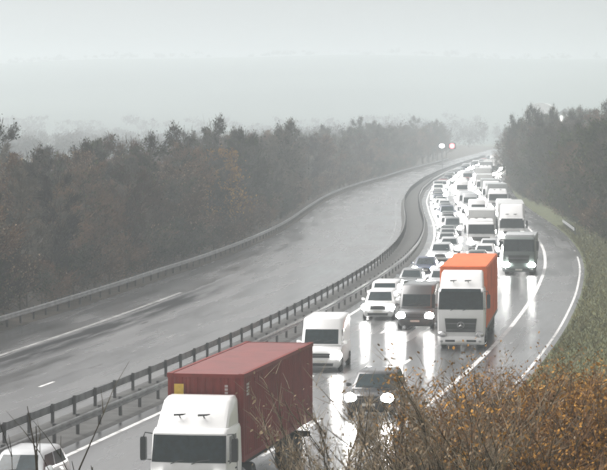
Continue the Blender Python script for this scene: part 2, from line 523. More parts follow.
TRKD = wheel_mesh(0.50, 0.56)
LENS = MB(); LENS.ellipsoid((0, 0, 0), (0.27, 0.10, 0.20), 9, 5); LENSM = LENS.mesh('headlight', M['lamp'], 60)
LENS = MB(); LENS.ellipsoid((0, 0, 0), (0.23, 0.09, 0.165), 12, 7); LENSOFF = LENS.mesh('headlight', M['chrome'], 60)
CAR = {
    #            L     W     H    bonnet belt  yb    yrf   yrr  yrb(end of cabin base) roof width
    'hatchback': (4.0, 1.76, 1.50, 0.88, 0.95, 0.95, 1.65, 3.35, 3.85, .76),
    'saloon':    (4.6, 1.80, 1.45, 0.84, 0.92, 1.15, 1.95, 3.35, 4.00, .75),
    'suv':       (4.5, 1.88, 1.72, 1.02, 1.10, 1.05, 1.70, 3.95, 4.40, .80),
    'estate':    (4.7, 1.82, 1.50, 0.86, 0.94, 1.15, 1.90, 4.10, 4.60, .76),
    'small_van': (4.4, 1.80, 1.85, 1.02, 1.10, 0.85, 1.45, 4.30, 4.36, .86),
    'van':       (5.6, 2.02, 2.50, 1.18, 1.28, 0.70, 1.45, 5.40, 5.55, .90),
}
def car_proto(kind, detail=True):
    L, W, H, bon, belt, yb, yrf, yrr, yre, rw = CAR[kind]
    w = W / 2
    root = thing('car' if 'van' not in kind else 'van', 'proto', 'car' if 'van' not in kind else 'van')
    P = M['paint_proto']
    def sec(y, ww, zb, zt):
        return mirror_ring([(0, y, zb), (ww * .86, y, zb), (ww * .99, y, zb + .16), (ww, y, (zb + zt) / 2 + .04), (ww * .97, y, zt - .10), (ww * .87, y, zt - .015), (0, y, zt + .02)])
    st = [sec(0, w * .74, .34, bon - .30), sec(.05, w * .86, .26, bon - .20), sec(.18, w * .94, .21, bon - .10), sec(.45, w * .98, .19, bon - .05),
          sec(yb, w, .19, bon), sec(yb + .35, w, .19, belt), sec(L * .6, w, .19, belt + .01), sec(L - .45, w * .99, .20, belt + .01),
          sec(L - .12, w * .94, .26, belt - .02), sec(L, w * .86, .36, belt - .15)]
    mb = MB(); mb.loft(st); part('body', mb, P, root, 40)
    # cabin: rounded rings from the belt line to the roof
    def ring(y0, y1, ww, z, c):
        return [(-ww, y0 + c, z), (-ww + c * .8, y0 + c * .25, z), (0, y0, z), (ww - c * .8, y0 + c * .25, z), (ww, y0 + c, z), (ww, y1 - c, z), (ww - c, y1, z), (-ww + c, y1, z), (-ww, y1 - c, z)]
    wb, wr = w * .93, w * rw
    r0 = ring(yb, yre, wb, belt - .06, .16); r1 = ring(yrf - .05, yrr + .08, wr, H - .09, .16)
    r2 = ring(yrf + .12, yrr - .02, wr - .07, H - .015, .14); r3 = ring(yrf + .5, yrr - .35, wr - .25, H, .12)
    mb = MB(); mb.loft([r0, r1, r2, r3]); part('roof', mb, P, root, 45)
    def lerp(a, b, t): return Vector(a).lerp(Vector(b), t)
    g = []
    lo, hi = (.10, .95)
    if kind == 'van': lo, hi = .06, .62
    a, b_, c_ = lerp(r0[1], r1[1], lo), lerp(r0[2], r1[2], lo), lerp(r0[3], r1[3], lo)
    d, e, f = lerp(r0[3], r1[3], hi), lerp(r0[2], r1[2], hi), lerp(r0[1], r1[1], hi)
    mb = MB(); mb.plate([a, b_, e, f], .006); mb.plate([b_, c_, d, e], .006)
    part('windscreen', mb, M['glass'], root)
    if detail:
        for sgn, i0, i1 in ((1, 4, 5), (-1, 0, 8)):
            segs = ((.06, .48), (.52, .95)) if 'van' not in kind else ((.04, .24),)
            top = .9 if kind != 'van' else .58
            for t0, t1 in segs:
                b0, b1 = lerp(r0[i0], r0[i1], t0), lerp(r0[i0], r0[i1], t1)
                u0, u1 = lerp(r1[i0], r1[i1], t0), lerp(r1[i0], r1[i1], t1)
                q = [lerp(b0, u0, .14), lerp(b1, u1, .14), lerp(b1, u1, top), lerp(b0, u0, top)]
                mb = MB(); mb.plate(q if sgn > 0 else q[::-1], .006); part('side_window', mb, M['glass'], root)
        if 'van' not in kind:
            q = [lerp(r0[6], r1[6], .2), lerp(r0[7], r1[7], .2), lerp(r0[7], r1[7], .9), lerp(r0[6], r1[6], .9)]
            mb = MB(); mb.plate(q, .006); part('rear_window', mb, M['glass'], root)
    hz = bon - .235 if 'van' not in kind else .82
    for sx in (-1, 1):
        o = link('headlight', LENSM, root, (sx * (w * .80), .09, hz)); o.rotation_euler = (0, 0, sx * R(24))
    gz = hz - .02
    mb = MB(); gw = w * .48
    mb.plate([(-gw, .012, gz - .11), (gw, .012, gz - .11), (gw * 1.05, .03, gz + .10), (-gw * 1.05, .03, gz + .10)], .03)
    gr = part('grille', mb, M['grille'], root)
    mb = MB()
    mb.plate([(-w * .62, .02, .30), (w * .62, .02, .30), (w * .66, .03, .44), (-w * .66, .03, .44)], .03)
    part('lower_grille', mb, M['plastic'], root)
    mb = MB(); mb.plate([(-.26, -.02, .46), (.26, -.02, .46), (.26, -.02, .57), (-.26, -.02, .57)], .015)
    part('number_plate', mb, M['plate'], root)
    if detail:
        for sx in (-.5, .12):
            mb = MB(); t0, t1 = .13, .22
            pa = lerp(r0[2], r1[2], t0); pb = lerp(r0[2], r1[2], t1)
            mb.tube([(sx * w, pa.y - .03, pa.z), (sx * w + .28, (pa.y + pb.y) / 2 - .03, (pa.z + pb.z) / 2 + .01), (sx * w + .5, pb.y - .02, pb.z)], .010, 4); part('wiper', mb, M['plastic'], root)
        for k in (-1, 0, 1):
            mb = MB(); mb.box((0, -.02, gz + k * .06), (gw * 1.9, .02, .016)); part('grille_bar', mb, M['chrome'] if k == 0 else M['plastic'], gr)
        for sx in (-1, 1):
            mb = MB(); mz = belt + .08
            mb.loft([[(sx * (w - .03), yb + .42 + a_, mz + b_) for a_, b_ in ((-.03, -.03), (.03, -.03), (.03, .03), (-.03, .03))],
                     [(sx * (w + .10), yb + .40 + a_, mz + b_) for a_, b_ in ((-.07, -.08), (.05, -.08), (.05, .09), (-.07, .09))],
                     [(sx * (w + .20), yb + .43 + a_, mz + b_) for a_, b_ in ((-.05, -.06), (.04, -.06), (.04, .07), (-.05, .07))]])
            part('wing_mirror', mb, P, root)
    ws = VANW if kind == 'van' else CARW
    wrad = .34 if kind == 'van' else .31
    for yy in (.82, L - .85 if kind != 'van' else L - 1.1):
        for sx in (-1, 1): add_wheel(root, ws, sx * (w - .09), yy, wrad, detail)
    return root
# prototypes sit at the first spot that uses them
PROTO = {}
PAINT_RX = {}
def place_car(kind, colour, label, y, off=None, x=None, detail=True, group=None, dr=0.0):
    key = (kind, detail)
    if off is not None: p = at(off, y)
    else: p = Vector((x, y, 0))
    first = key not in PROTO
    if first:
        root = car_proto(kind, detail); PROTO[key] = tree_of(root)
        for c in [q[0] for q in PROTO[key][1]]:
            if c.data.materials[0].name == 'paint_proto':
                c.material_slots[0].link = 'OBJECT'; c.material_slots[0].material = PAINTS[colour]
    else:
        root = copy_tree(PROTO[key], None, PAINTS[colour])
    root.location = p; root.rotation_euler = (0, 0, -heading(y) + dr)
    root['label'] = label
    if group: root['group'] = group
    elif 'group' in root: del root['group']
    return root

def truck(label, y, off=None, x=None, cab='white', ws=(1.55, 2.45), top=3.35, box=('container', 'cont_red', 12.2, 4.0), gap=0.55, lamps=True, visor=False, badge=False, roofc=None, w=1.22, dr=0.0, rigid=False, name='lorry', lower=None):
    p = at(off, y) if off is not None else Vector((x, y, 0))
    root = thing(name, label, 'lorry', p, -heading(y) + dr)
    P = PAINTS[cab]
    def ring(y0, y1, ww, z, c=.16):
        return [(-ww, y0 + c, z), (-ww + c * .35, y0 + c * .35, z), (-ww + c, y0 + .02, z), (0, y0 - .03, z), (ww - c, y0 + .02, z), (ww - c * .35, y0 + c * .35, z), (ww, y0 + c, z), (ww, y1, z), (-ww, y1, z)]
    ws0, ws1 = ws
    CL = 2.15
    roof = ws1 + .16
    rings = [ring(.10, CL, w - .05, .55), ring(.02, CL, w - .01, .9), ring(0, CL, w, ws0 - .25), ring(.03, CL, w, ws0), ring(.20, CL, w - .03, ws1), ring(.34, CL, w - .07, roof - .03), ring(.55, CL - .1, w - .18, roof)]
    mb = MB(); mb.loft(rings)
    cabo = part('cab', mb, P, root, 35)
    def lerp(a, b, t): return Vector(a).lerp(Vector(b), t)
    ra, rb = rings[3], rings[4]
    A = [lerp(ra[i], rb[i], .07) for i in (2, 3, 4)]; B = [lerp(ra[i], rb[i], .95) for i in (2, 3, 4)]
    mb = MB(); mb.plate([A[0], A[1], B[1], B[0]], .008); mb.plate([A[1], A[2], B[2], B[1]], .008)
    # wrap round the corners
    A2 = [lerp(ra[i], rb[i], .07) for i in (1, 2)]; B2 = [lerp(ra[i], rb[i], .95) for i in (1, 2)]
    mb.plate([A2[0], A2[1], B2[1], B2[0]], .008)
    A3 = [lerp(ra[i], rb[i], .07) for i in (4, 5)]; B3 = [lerp(ra[i], rb[i], .95) for i in (4, 5)]
    mb.plate([A3[0], A3[1], B3[1], B3[0]], .008)
    wsn = part('windscreen', mb, M['glass'], root)
    for sx in (-.55, .1):
        mb = MB(); mb.tube([(sx, .0, ws0 + .03), (sx + .25, .02, ws0 + .12), (sx + .55, .05, ws0 + .16)], .014, 4); part('wiper', mb, M['plastic'], wsn)
    for sx in (1, -1):
        i0, i1 = (6, 7) if sx > 0 else (0, 8)
        b0, b1 = lerp(ra[i0], ra[i1], .06), lerp(ra[i0], ra[i1], .62)
        u0, u1 = lerp(rb[i0], rb[i1], .06), lerp(rb[i0], rb[i1], .62)
        q = [lerp(b0, u0, .02), lerp(b1, u1, .06), lerp(b1, u1, .9), lerp(b0, u0, .9)]
        mb = MB(); mb.plate(q if sx > 0 else q[::-1], .006); part('side_window', mb, M['glass'], root)
        # door shut line and handle
        mb = MB(); mb.box((sx * (w + .004), 1.45, (ws0 + .75) / 2), (.012, .03, ws0 - .75)); mb.box((sx * (w + .02), 1.25, ws0 - .2), (.03, .18, .04)); part('door_handle', mb, M['plastic'], root)
        mb = MB()
        mb.tube([(sx * (w - .05), .25, ws1 - .02), (sx * (w + .16), .12, ws1 + .02), (sx * (w + .20), .10, ws1 - .1), (sx * (w + .20), .10, ws0 + .14), (sx * (w - .02), .2, ws0 + .12)], .022, 5)
        mi = part('mirror_arm', mb, M['plastic'], root)
        mb = MB()
        hx = sx * (w + .21); cz = (ws0 + ws1) / 2
        mb.loft([[(hx + a, .04 + c * .2, cz + b) for a, b in ((-.07, -.36), (.07, -.36), (.09, -.30), (.09, .30), (.07, .36), (-.07, .36), (-.09, .30), (-.09, -.30))] for c in (0, .4, .9)])
        part('mirror', mb, M['plastic'] if cab != 'white' else M['plastic'], mi)
        if True:
            o = link('headlight', LENSM if lamps else LENSOFF, root, (sx * (w - .24), .0, .78)); o.rotation_euler = (0, 0, sx * R(15)); o.scale = (1.05, 1, 1.05)
        mb = MB(); mb.loft([[(sx * (w - .02), .22 + a, .5 + b) for a, b in ((0, 0), (.5, 0), (.5, .06), (0, .06))], [(sx * (w + .03), .24 + a, .5 + b) for a, b in ((0, 0), (.45, 0), (.45, .06), (0, .06))]]); part('step', mb, M['plastic'], root)
    # grille with slats, bumper
    gz0, gz1 = .92, min(1.62, ws0 - .22)
    mb = MB(); mb.plate([(-w * .62, -.012, gz0), (w * .62, -.012, gz0), (w * .68, -.012, gz1), (-w * .68, -.012, gz1)], .02)
    gr = part('grille', mb, M['grille'], root)
    for k in range(4):
        z = gz0 + (gz1 - gz0) * (k + .6) / 4.2
        mb = MB(); mb.box((0, -.05, z), (w * 1.24, .035, .045)); part('grille_slat', mb, M['plastic'] if k % 2 else M['galv_dark'], gr)
    if badge:
        mb = MB(); c = (0, -.075, (gz0 + gz1) / 2)
        n = 22
        mb.tube([(c[0] + .17 * math.cos(2 * math.pi * k / n), c[1], c[2] + .17 * math.sin(2 * math.pi * k / n)) for k in range(n + 1)], .016, 5)
        for k in range(3):
            a = R(90 + 120 * k); mb.tube([c, (c[0] + .165 * math.cos(a), c[1], c[2] + .165 * math.sin(a))], [.035, .008], 4)
        part('badge', mb, M['chrome'], gr)
    mb = MB()
    bw = w - .01
    def bs(z, y0): return [(-bw, .45, z), (-bw, y0 + .16, z), (-bw + .16, y0, z), (bw - .16, y0, z), (bw, y0 + .16, z), (bw, .45, z)]
    mb.loft([bs(.26, -.02), bs(.34, -.08), bs(.60, -.08), bs(.68, -.03)])
    bu = part('bumper', mb, PAINTS[lower] if lower else P, root, 35)
    for bx in (-.55, .55):
        mb = MB(); mb.box((bx, -.085, .46), (.5, .02, .11)); part('air_intake', mb, M['grille'], bu)
    mb = MB(); mb.box((0, -.10, .42), (.52, .02, .11)); part('number_plate', mb, M['plate'], bu)
    for sx in (-1, 1):
        mb = MB(); mb.ellipsoid((sx * (w - .22), -.09, .44), (.09, .03, .06), 8, 5); part('fog_lamp', mb, M['galv'], bu)
    if visor:
        mb = MB(); mb.plate([(-w * .86, .05, ws1 - .05), (w * .86, .05, ws1 - .05), (w * .84, .16, ws1 + .13), (-w * .84, .16, ws1 + .13)], .02); part('sun_visor', mb, M['glass'], root)
    if top > roof + .15:
        rr = [ring(.42, CL, w - .10, roof - .06), ring(.62, CL, w - .11, roof + .15), ring(.62 + (top - roof) * .72, CL + .05, w - .15, top - .12), ring(.85 + (top - roof) * .75, CL + .05, w - .22, top)]
        mb = MB(); mb.loft(rr); df = part('air_deflector', mb, PAINTS[roofc] if roofc else P, root, 35)
        for sx in (-.42, .34):   # roof beacon and horn
            mb = MB(); zz = roof + .36; yy = .62 + (zz - roof - .15) * .72 - .10
            mb.tube([(sx - .17, yy - .06, zz), (sx + .1, yy - .04, zz + .015), (sx + .17, yy + .1, zz + .02)], [.035, .03, .015], 6)
            mb.tube([(sx, yy - .05, zz), (sx, yy + .12, zz - .12)], .022, 5)
            part('roof_horn', mb, M['plastic'], df)
    elif roofc:
        mb = MB(); mb.loft([ring(.38, CL, w - .12, roof - .02), ring(.44, CL, w - .12, roof + .16), ring(.6, CL - .1, w - .25, roof + .22)]); part('roof_cap', mb, PAINTS[roofc], root, 35)
    # load
    kind, bm, BL, BH = box
    yb = CL + gap
    bb = BH - 2.75 if kind == 'container' else .95
    hw = 1.22 if kind == 'container' else 1.25
    mb = MB()
    if kind == 'container':
        def wave(n, L):
            q = []
            for i in range(n):
                t = L * i / n; d = L / n
                q += [(t, 0), (t + d * .32, 0), (t + d * .5, .036), (t + d * .82, .036)]
            return q
        sw = wave(40, BL - .3)
        outl = [(hw, yb, ), (hw, yb + .15)]
        pts = []
        pts += [(hw, yb), (hw, yb + .15)] + [(hw - .02 - d, yb + .15 + t) for t, d in sw] + [(hw, yb + BL - .15), (hw, yb + BL)]
        pts += [(-hw, yb + BL), (-hw, yb + BL - .15)] + [(-(hw - .02 - d), yb + BL - .15 - t) for t, d in sw] + [(-hw, yb + .15), (-hw, yb)]
        fw = wave(9, 2 * hw - .24)
        pts += [(-hw + .12, yb)] + [(-hw + .12 + t, yb + .02 + d) for t, d in fw] + [(hw - .12, yb)]
        mb.loft([[(a, b, bb + .16) for a, b in pts], [(a, b, BH - .12) for a, b in pts]], cap=False)
        bx = part('container', mb, M[bm], root)
        for zz, hh in ((bb + .08, .16), (BH - .06, .12)):
            for sx in (-1, 1):
                mb = MB(); mb.box((sx * (hw - .05), yb + BL / 2, zz), (.11, BL + .02, hh)); part('side_rail', mb, M[bm], bx)
            for yy in (yb + .055, yb + BL - .055):
                mb = MB(); mb.box((0, yy, zz), (2 * hw - .21, .10, hh - .006)); part('end_rail', mb, M[bm], bx)
        # corrugated roof sheet
        mb = MB(); rs = []
        nn = 40
        for i in range(nn):
            for t, d in ((0, 0), (.35, 0), (.5, .02), (.85, .02)):
                rs.append((yb + .1 + (BL - .2) * (i + t) / nn, BH - .035 + d))
        mb.loft([[(-hw + .1, a, b), (hw - .1, a, b), (hw - .1, a, b - .05), (-hw + .1, a, b - .05)] for a, b in rs]); part('roof_sheet', mb, M['cont_roof'], bx)
        for sx in (-1, 1):
            for yy in (yb + .06, yb + BL - .06):
                for zz in (bb + .06, BH - .055):
                    mb = MB(); mb.box((sx * (hw - .07), yy, zz), (.18, .20, .135)); part('corner_casting', mb, M[bm], bx)
        mb = MB(); mb.box((-.86, yb - .012, BH - .52), (.30, .02, .38)); part('yellow_label', mb, M['yellow'], bx)
        for r_ in range(4):    # number column, front and side
            mb = MB(); mb.box((.66, yb - .004, BH - .38 - .105 * r_), (.10, .012, .07)); part('number_mark', mb, M['lettering'], bx)
            mb = MB(); mb.box((hw + .004, yb + .62, BH - .36 - .105 * r_), (.012, .34, .07)); part('number_mark', mb, M['lettering'], bx)
        for xx in (-.3, .3, .9):
            mb = MB(); mb.box((hw - .02, yb + 2.2 + xx, BH - .3), (.05, .18, .12)); part('vent', mb, M[bm], bx)
    else:
        def br(yy, ins): 
            a, z0, z1 = hw - ins, bb + ins, BH - ins
            return [(-a, yy, z0), (a, yy, z0), (a, yy, z1 - .08), (a - .06, yy, z1), (-a + .06, yy, z1), (-a, yy, z1 - .08)]
        mb.loft([br(yb, .04), br(yb + .05, 0), br(yb + BL - .05, 0), br(yb + BL, .04)])
        bx = part('load_box', mb, M[bm], root, 30)
        for k in range(int(BL / 1.4)):
            for sx in (-1, 1):
                mb = MB(); mb.box((sx * (hw + .008), yb + .7 + 1.4 * k, (bb + BH) / 2), (.02, .06, BH - bb - .3)); part('side_post', mb, M[bm], bx)
        for sx in (-1, 1):
            mb = MB(); mb.box((sx * (hw - .01), yb + BL / 2, bb + .02), (.05, BL - .1, .14)); part('lower_rail', mb, M['galv_dark'], bx)
            mb = MB(); mb.box((sx * (hw - .05), yb + BL / 2, .72), (.04, BL * .5, .5)); part('side_guard', mb, M['chassis'], root)
    mb = MB()
    for sx in (-.42, .42): mb.box((sx, (.6 + yb + BL) / 2, .88), (.16, yb + BL - .7, bb - .82 if bb > 1.0 else .18))
    for k in range(5): mb.box((0, 2.4 + k * (yb + BL - 3) / 4, .9), (1.0, .12, .16))
    part('chassis', mb, M['chassis'], root)
    mb = MB(); mb.box((0, yb + BL - .1, .72), (2.3, .12, .2)); part('rear_bumper', mb, M['chassis'], root)
    axles = [(1.35, TRKW, .95)]
    if BL > 9:
        axles += [(yb + 1.9, TRKD, .86)] + [(yb + BL - 4.6 + 1.32 * k, TRKW, .98) for k in range(3)]
    else:
        axles += [(yb + BL - 1.9, TRKD, .88)]
    for yy, wm, ax in axles:
        for sx in (-1, 1): add_wheel(root, wm, sx * ax, yy, .5)
    for sx in (-1, 1):
        mb = MB()
        ar = [(1.35 + .62 * math.cos(a), .5 + .62 * math.sin(a)) for a in [R(10 + 16 * k) for k in range(11)]]
        mb.loft([[(sx * (w - .02), a, b), (sx * (w - .4), a, b), (sx * (w - .4), a * .98 + 1.35 * .02, b - .04), (sx * (w - .02), a * .98 + 1.35 * .02, b - .04)] for a, b in ar])
        part('mudguard', mb, M['chassis'], root)
        mb = MB(); mb.lathe_x([(-.3, .3), (-.32, .33), (.3, .33), (.32, .3)], (0, 0, 0), 14)
        o = part('fuel_tank', mb, M['galv_dark'], root, 40); o.rotation_euler = (0, 0, R(90)); o.location = (sx * .9, 2.75 if BL > 9 else 3.2, .72)
    return root

truck('white lorry cab hauling a dark red shipping container at the bottom of the picture', 82.0, x=-3.52, ws=(1.42, 2.36), top=3.36, box=('container', 'cont_red', 12.2, 3.98), gap=.35, visor=False)
truck('white lorry cab pulling a bright orange trailer in the lane beside the hard shoulder', 139.6, x=8.15, ws=(2.0, 3.02), top=4.02, box=('box', 'cont_orange', 13.4, 4.2), badge=True, visor=True, lamps=False, dr=R(2.4))
truck('dark grey green lorry with a pale roof cap behind the orange trailer', 206, x=16.45, cab='grey green', ws=(1.75, 2.75), top=2.6, roofc='silver', box=('box', 'grey_box', 6.5, 2.95))
truck('white box lorry in the middle lane, just above the orange trailer', 243, x=16.0, ws=(1.5, 2.45), top=2.9, box=('box', 'white_box', 7.5, 3.65), lower='silver')
truck('white lorry with a tall framed front, last of the big lorries beside the shoulder', 257, x=19.85, ws=(1.45, 2.3), top=3.75, box=('box', 'white_box', 12.5, 3.8), visor=True)

# near vehicles, one by one
place_car('estate', 'silver', 'silver car cut off by the bottom left corner, beside the central barrier', 83.0, x=-9.25)
place_car('suv', 'black', 'black car with two round headlights glaring behind bare twigs, ahead of the orange lorry', 107.8, x=2.6)
place_car('van', 'white', 'white van half hidden behind the red container', 127.0, x=.75, dr=R(3))
place_car('van', 'dark grey', 'dark grey high van beside the orange lorry, its headlights mirrored on the road', 152.5, x=6.3)
place_car('suv', 'white', 'white car behind the white van, beside the central barrier', 159.8, x=4.4)
place_car('small_van', 'white', 'white roofed small van close behind the white car at the central barrier', 167, off=3.9)
place_car('hatchback', 'grey', 'grey car whose headlight shows at the left of the dark grey van roof', 187, off=3.8)
place_car('hatchback', 'silver', 'silver car whose headlight shows between grey van roof and orange lorry', 186.5, off=5.9)
place_car('saloon', 'dark blue', 'dark car with lit headlights at the central barrier, above the grey van', 204, off=3.6)
place_car('suv', 'silver', 'silver car with two bright headlights left of the orange trailer roof', 221, off=3.9)
# the queue further back
rng = random.Random(11)
cols = ['white', 'silver', 'grey', 'black', 'dark blue', 'red', 'dark grey', 'black', 'silver', 'grey', 'grey green']
kinds = ['hatchback', 'saloon', 'suv', 'estate', 'hatchback', 'small_van', 'van']
lane_name = {3: 'barrier lane', 2: 'middle lane', 1: 'shoulder lane'}
nl = -1; ORD = ['next', 'second', 'third', 'fourth', 'fifth', 'sixth', 'seventh', 'eighth', 'ninth', 'tenth', 'eleventh', 'twelfth']
for lane, y in ((3, 236.0), (2, 270.0), (1, 292.0), (2, 202.0)):
    end = 760 if y > 203 else 240
    while y < end:
        k = rng.choice(kinds)
        if lane == 3 and k == 'van': k = 'hatchback'
        c = rng.choice(cols) if k != 'van' else rng.choice(['white', 'white', 'silver'])
        if lane == 1 and rng.random() < .2 and y > 300 and nl < 11:
            nl += 1
            lo = truck('white box lorry in the shoulder lane, %s behind the tall framed lorry' % ORD[nl], y, off=lanes[1], ws=(1.6, 2.5), top=rng.choice([2.6, 3.1, 3.5]), box=('box', rng.choice(['white_box', 'white_box', 'grey_box']), 7.5, rng.uniform(3.3, 3.8)))
            lo['group'] = 'lorries far back in the queue'
            y += 10.5 + rng.uniform(3, 7); continue
        far = 'mid distance' if y < 330 else ('hazy part' if y < 520 else 'far end')
        place_car(k, c, '%s %s with headlights on, %s of the queue, %s' % (c, k.replace('_', ' ').replace('suv', 'off-roader'), far, lane_name[lane]), y, off=lanes[lane] + rng.uniform(-.35, .35), detail=y < 330, group='cars queueing towards the camera', dr=R(rng.uniform(-1.5, 1.5)))
        y += CAR[k][0] + rng.uniform(3.0, 8.0) * (1 if y < 400 else 1.3)

# ------------------------------------------------------------------ vegetation
def verge_z(p):
    o = p[0] - cx(p[1])
    return float(np.interp(o - RIGHT, [0, 1, 3.2, 7, 14, 45], [0, .03, .45, 1.7, 2.6, 2.6]))
def grow(rng, H, spread, n_limbs, trunk_r, lean=0.05, bare=.22):
    """returns limbs [(path, radii)] and twig tip points"""
    limbs = []; tips = []
    top = Vector((rng.uniform(-lean, lean) * H, rng.uniform(-lean, lean) * H, H * .86))
    path = [Vector((0, 0, -.3)), Vector((top.x * .2, top.y * .2, H * .25)), Vector((top.x * .55 + rng.uniform(-.2, .2), top.y * .55, H * .55)), top]
    limbs.append((path, [trunk_r, trunk_r * .8, trunk_r * .5, trunk_r * .12]))
    def along(path, t):
        s = t * (len(path) - 1); i = min(int(s), len(path) - 2); return path[i].lerp(path[i + 1], s - i)
    for k in range(n_limbs):
        t = bare + (1 - bare) * (k + rng.random()) / n_limbs
        p = along(path, t); az = rng.uniform(0, 6.28)
        ln = spread * (1.05 - .65 * t) * rng.uniform(.7, 1.15)
        up = rng.uniform(.35, 1.0)
        d = Vector((math.cos(az), math.sin(az), up)).normalized()
        q = [p, p + d * ln * .5 + Vector((0, 0, .05 * ln)), p + d * ln + Vector((0, 0, .28 * ln))]
        r = trunk_r * (.45 - .25 * t)
        limbs.append((q, [r, r * .6, r * .2]))
        for j in range(5):
            t2 = .3 + .7 * (j + rng.random()) / 5
            p2 = along(q, t2); a2 = az + rng.uniform(-1.2, 1.2)
            d2 = Vector((math.cos(a2), math.sin(a2), rng.uniform(.2, 1.5))).normalized()
            l2 = ln * rng.uniform(.25, .5)
            q2 = [p2, p2 + d2 * l2]
            limbs.append((q2, [r * .35, r * .1]))
            tips.append((p2 + d2 * l2 * .6, d2, l2))
        tips.append((q[2], d, ln * .4))
    tips.append((top, Vector((0, 0, 1)), H * .12))
    return limbs, tips
def twig_quad(mb, p, d, ln, wd, rng):
    s = d.cross(Vector((rng.uniform(-1, 1), rng.uniform(-1, 1), rng.uniform(-1, 1))))
    if s.length < 1e-4: return
    s.normalize(); s *= wd / 2
    e = p + d * ln
    n = len(mb.v)
    mb.v += [tuple(p - s), tuple(p + s), tuple(e + s * .4), tuple(e - s * .4)]
    mb.f.append((n, n + 1, n + 2, n + 3))
def leaf(mb, p, sz, rng):
    a = Vector((rng.gauss(0, 1), rng.gauss(0, 1), rng.gauss(0, 1))).normalized()
    b = a.orthogonal().normalized(); c = a.cross(b)
    n = len(mb.v)
    mb.v += [tuple(p - b * sz), tuple(p + c * sz * .5), tuple(p + b * sz), tuple(p - c * sz * .5)]
    mb.f.append((n, n + 1, n + 2, n + 3))
def tree_proto(seed, H, spread, n_limbs, tr, twig_m, twigs, tw, leaf_m=None, leaves=0, lsz=.1, bare=.2, name='bare_tree', cat='tree'):
    rng = random.Random(seed)
    limbs, tips = grow(rng, H, spread, n_limbs, tr, bare=bare)
    mb = MB()
    for q, r in limbs: mb.tube(q, r, 5 if r[0] > .05 else 3)
    root = thing(name, 'proto', cat)
    part('trunk', mb, M['bark'], root, 60)
    mb = MB()
    for i in range(twigs):
        p, d, l = rng.choice(tips)
        p0 = p + Vector((rng.gauss(0, .32), rng.gauss(0, .32), rng.gauss(0, .30))) * l
        dd = (d + Vector((rng.gauss(0, .55), rng.gauss(0, .55), rng.gauss(.25, .5)))).normalized()
        twig_quad(mb, p0, dd, rng.uniform(.35, .9) * max(l, .5), tw * rng.uniform(.6, 1.3), rng)
    cr = part('crown', mb, M[twig_m], root)
    if leaves:
        mb = MB()
        for i in range(leaves):
            p, d, l = rng.choice(tips)
            leaf(mb, p + Vector((rng.gauss(0, .5), rng.gauss(0, .5), rng.gauss(0, .5))) * l, lsz * rng.uniform(.6, 1.4), rng)
        part('foliage', mb, M[leaf_m], cr)
    return root
TP = {}
def put_tree(key, label, p, sc, rz, group=None, cat='tree'):
    if key not in TP:
        root = tree_proto(*TREES[key][0], **TREES[key][1]); TP[key] = tree_of(root)
    else:
        root = copy_tree(TP[key])
    root.location = p; root.rotation_euler = (0, 0, rz); root.scale = sc if hasattr(sc, '__len__') else (sc, sc, sc)
    root['label'] = label; root['category'] = cat
    if group: root['group'] = group
    elif 'group' in root: del root['group']
    return root
TREES = {
    'a': ((1, 9.5, 3.6, 16, .17, 'twig_brown', 3800, .045), dict(leaf_m='leaf_green', leaves=500, lsz=.13)),
    'b': ((2, 9.8, 3.0, 15, .15, 'twig_grey', 3800, .045), dict()),
    'c': ((3, 8.8, 4.0, 18, .18, 'twig_brown', 3800, .05), dict(leaf_m='leaf_tan', leaves=1100, lsz=.11)),
    'd': ((4, 10.4, 3.0, 16, .2, 'twig_grey', 4000, .05), dict(leaf_m='leaf_green', leaves=900, lsz=.14)),
    'e': ((5, 9.6, 3.2, 16, .17, 'twig_brown', 3000, .045), dict(leaf_m='leaf_gold', leaves=2200, lsz=.15)),
    'f': ((6, 9.6, 3.2, 20, .17, 'twig_grey', 2400, .045), dict(leaf_m='leaf_green', leaves=5200, lsz=.16, name='ivy_clad_tree', bare=.08)),
    's': ((7, 3.2, 2.2, 14, .06, 'twig_brown', 2600, .035), dict(leaf_m='leaf_tan', leaves=500, lsz=.08, name='bramble_shrub', cat='shrub', bare=.02)),
    't': ((8, 2.8, 2.3, 14, .06, 'twig_grey', 2400, .035), dict(leaf_m='leaf_green', leaves=1500, lsz=.09, name='bramble_shrub', cat='shrub', bare=.02)),
}
rng = random.Random(5)
GL = 'trees of the thicket behind the left barrier'; GR = 'trees of the wood right of the road'
put_tree('e', 'tree with golden brown leaves standing out of the left thicket', at(LEFT(258) - 3.6, 258, .4), .95, 1.0)
put_tree('e', 'smaller ochre leaved tree beside the golden brown one in the left thicket', at(LEFT(247) - 3.2, 247, .4), .78, 2.6)
put_tree('f', 'tallest dark ivy clad tree at the bend of the empty carriageway', at(LEFT(292) - 5.0, 292, .5), (1.1, 1.1, 1.0), .3)
n = 0
y = 138.0
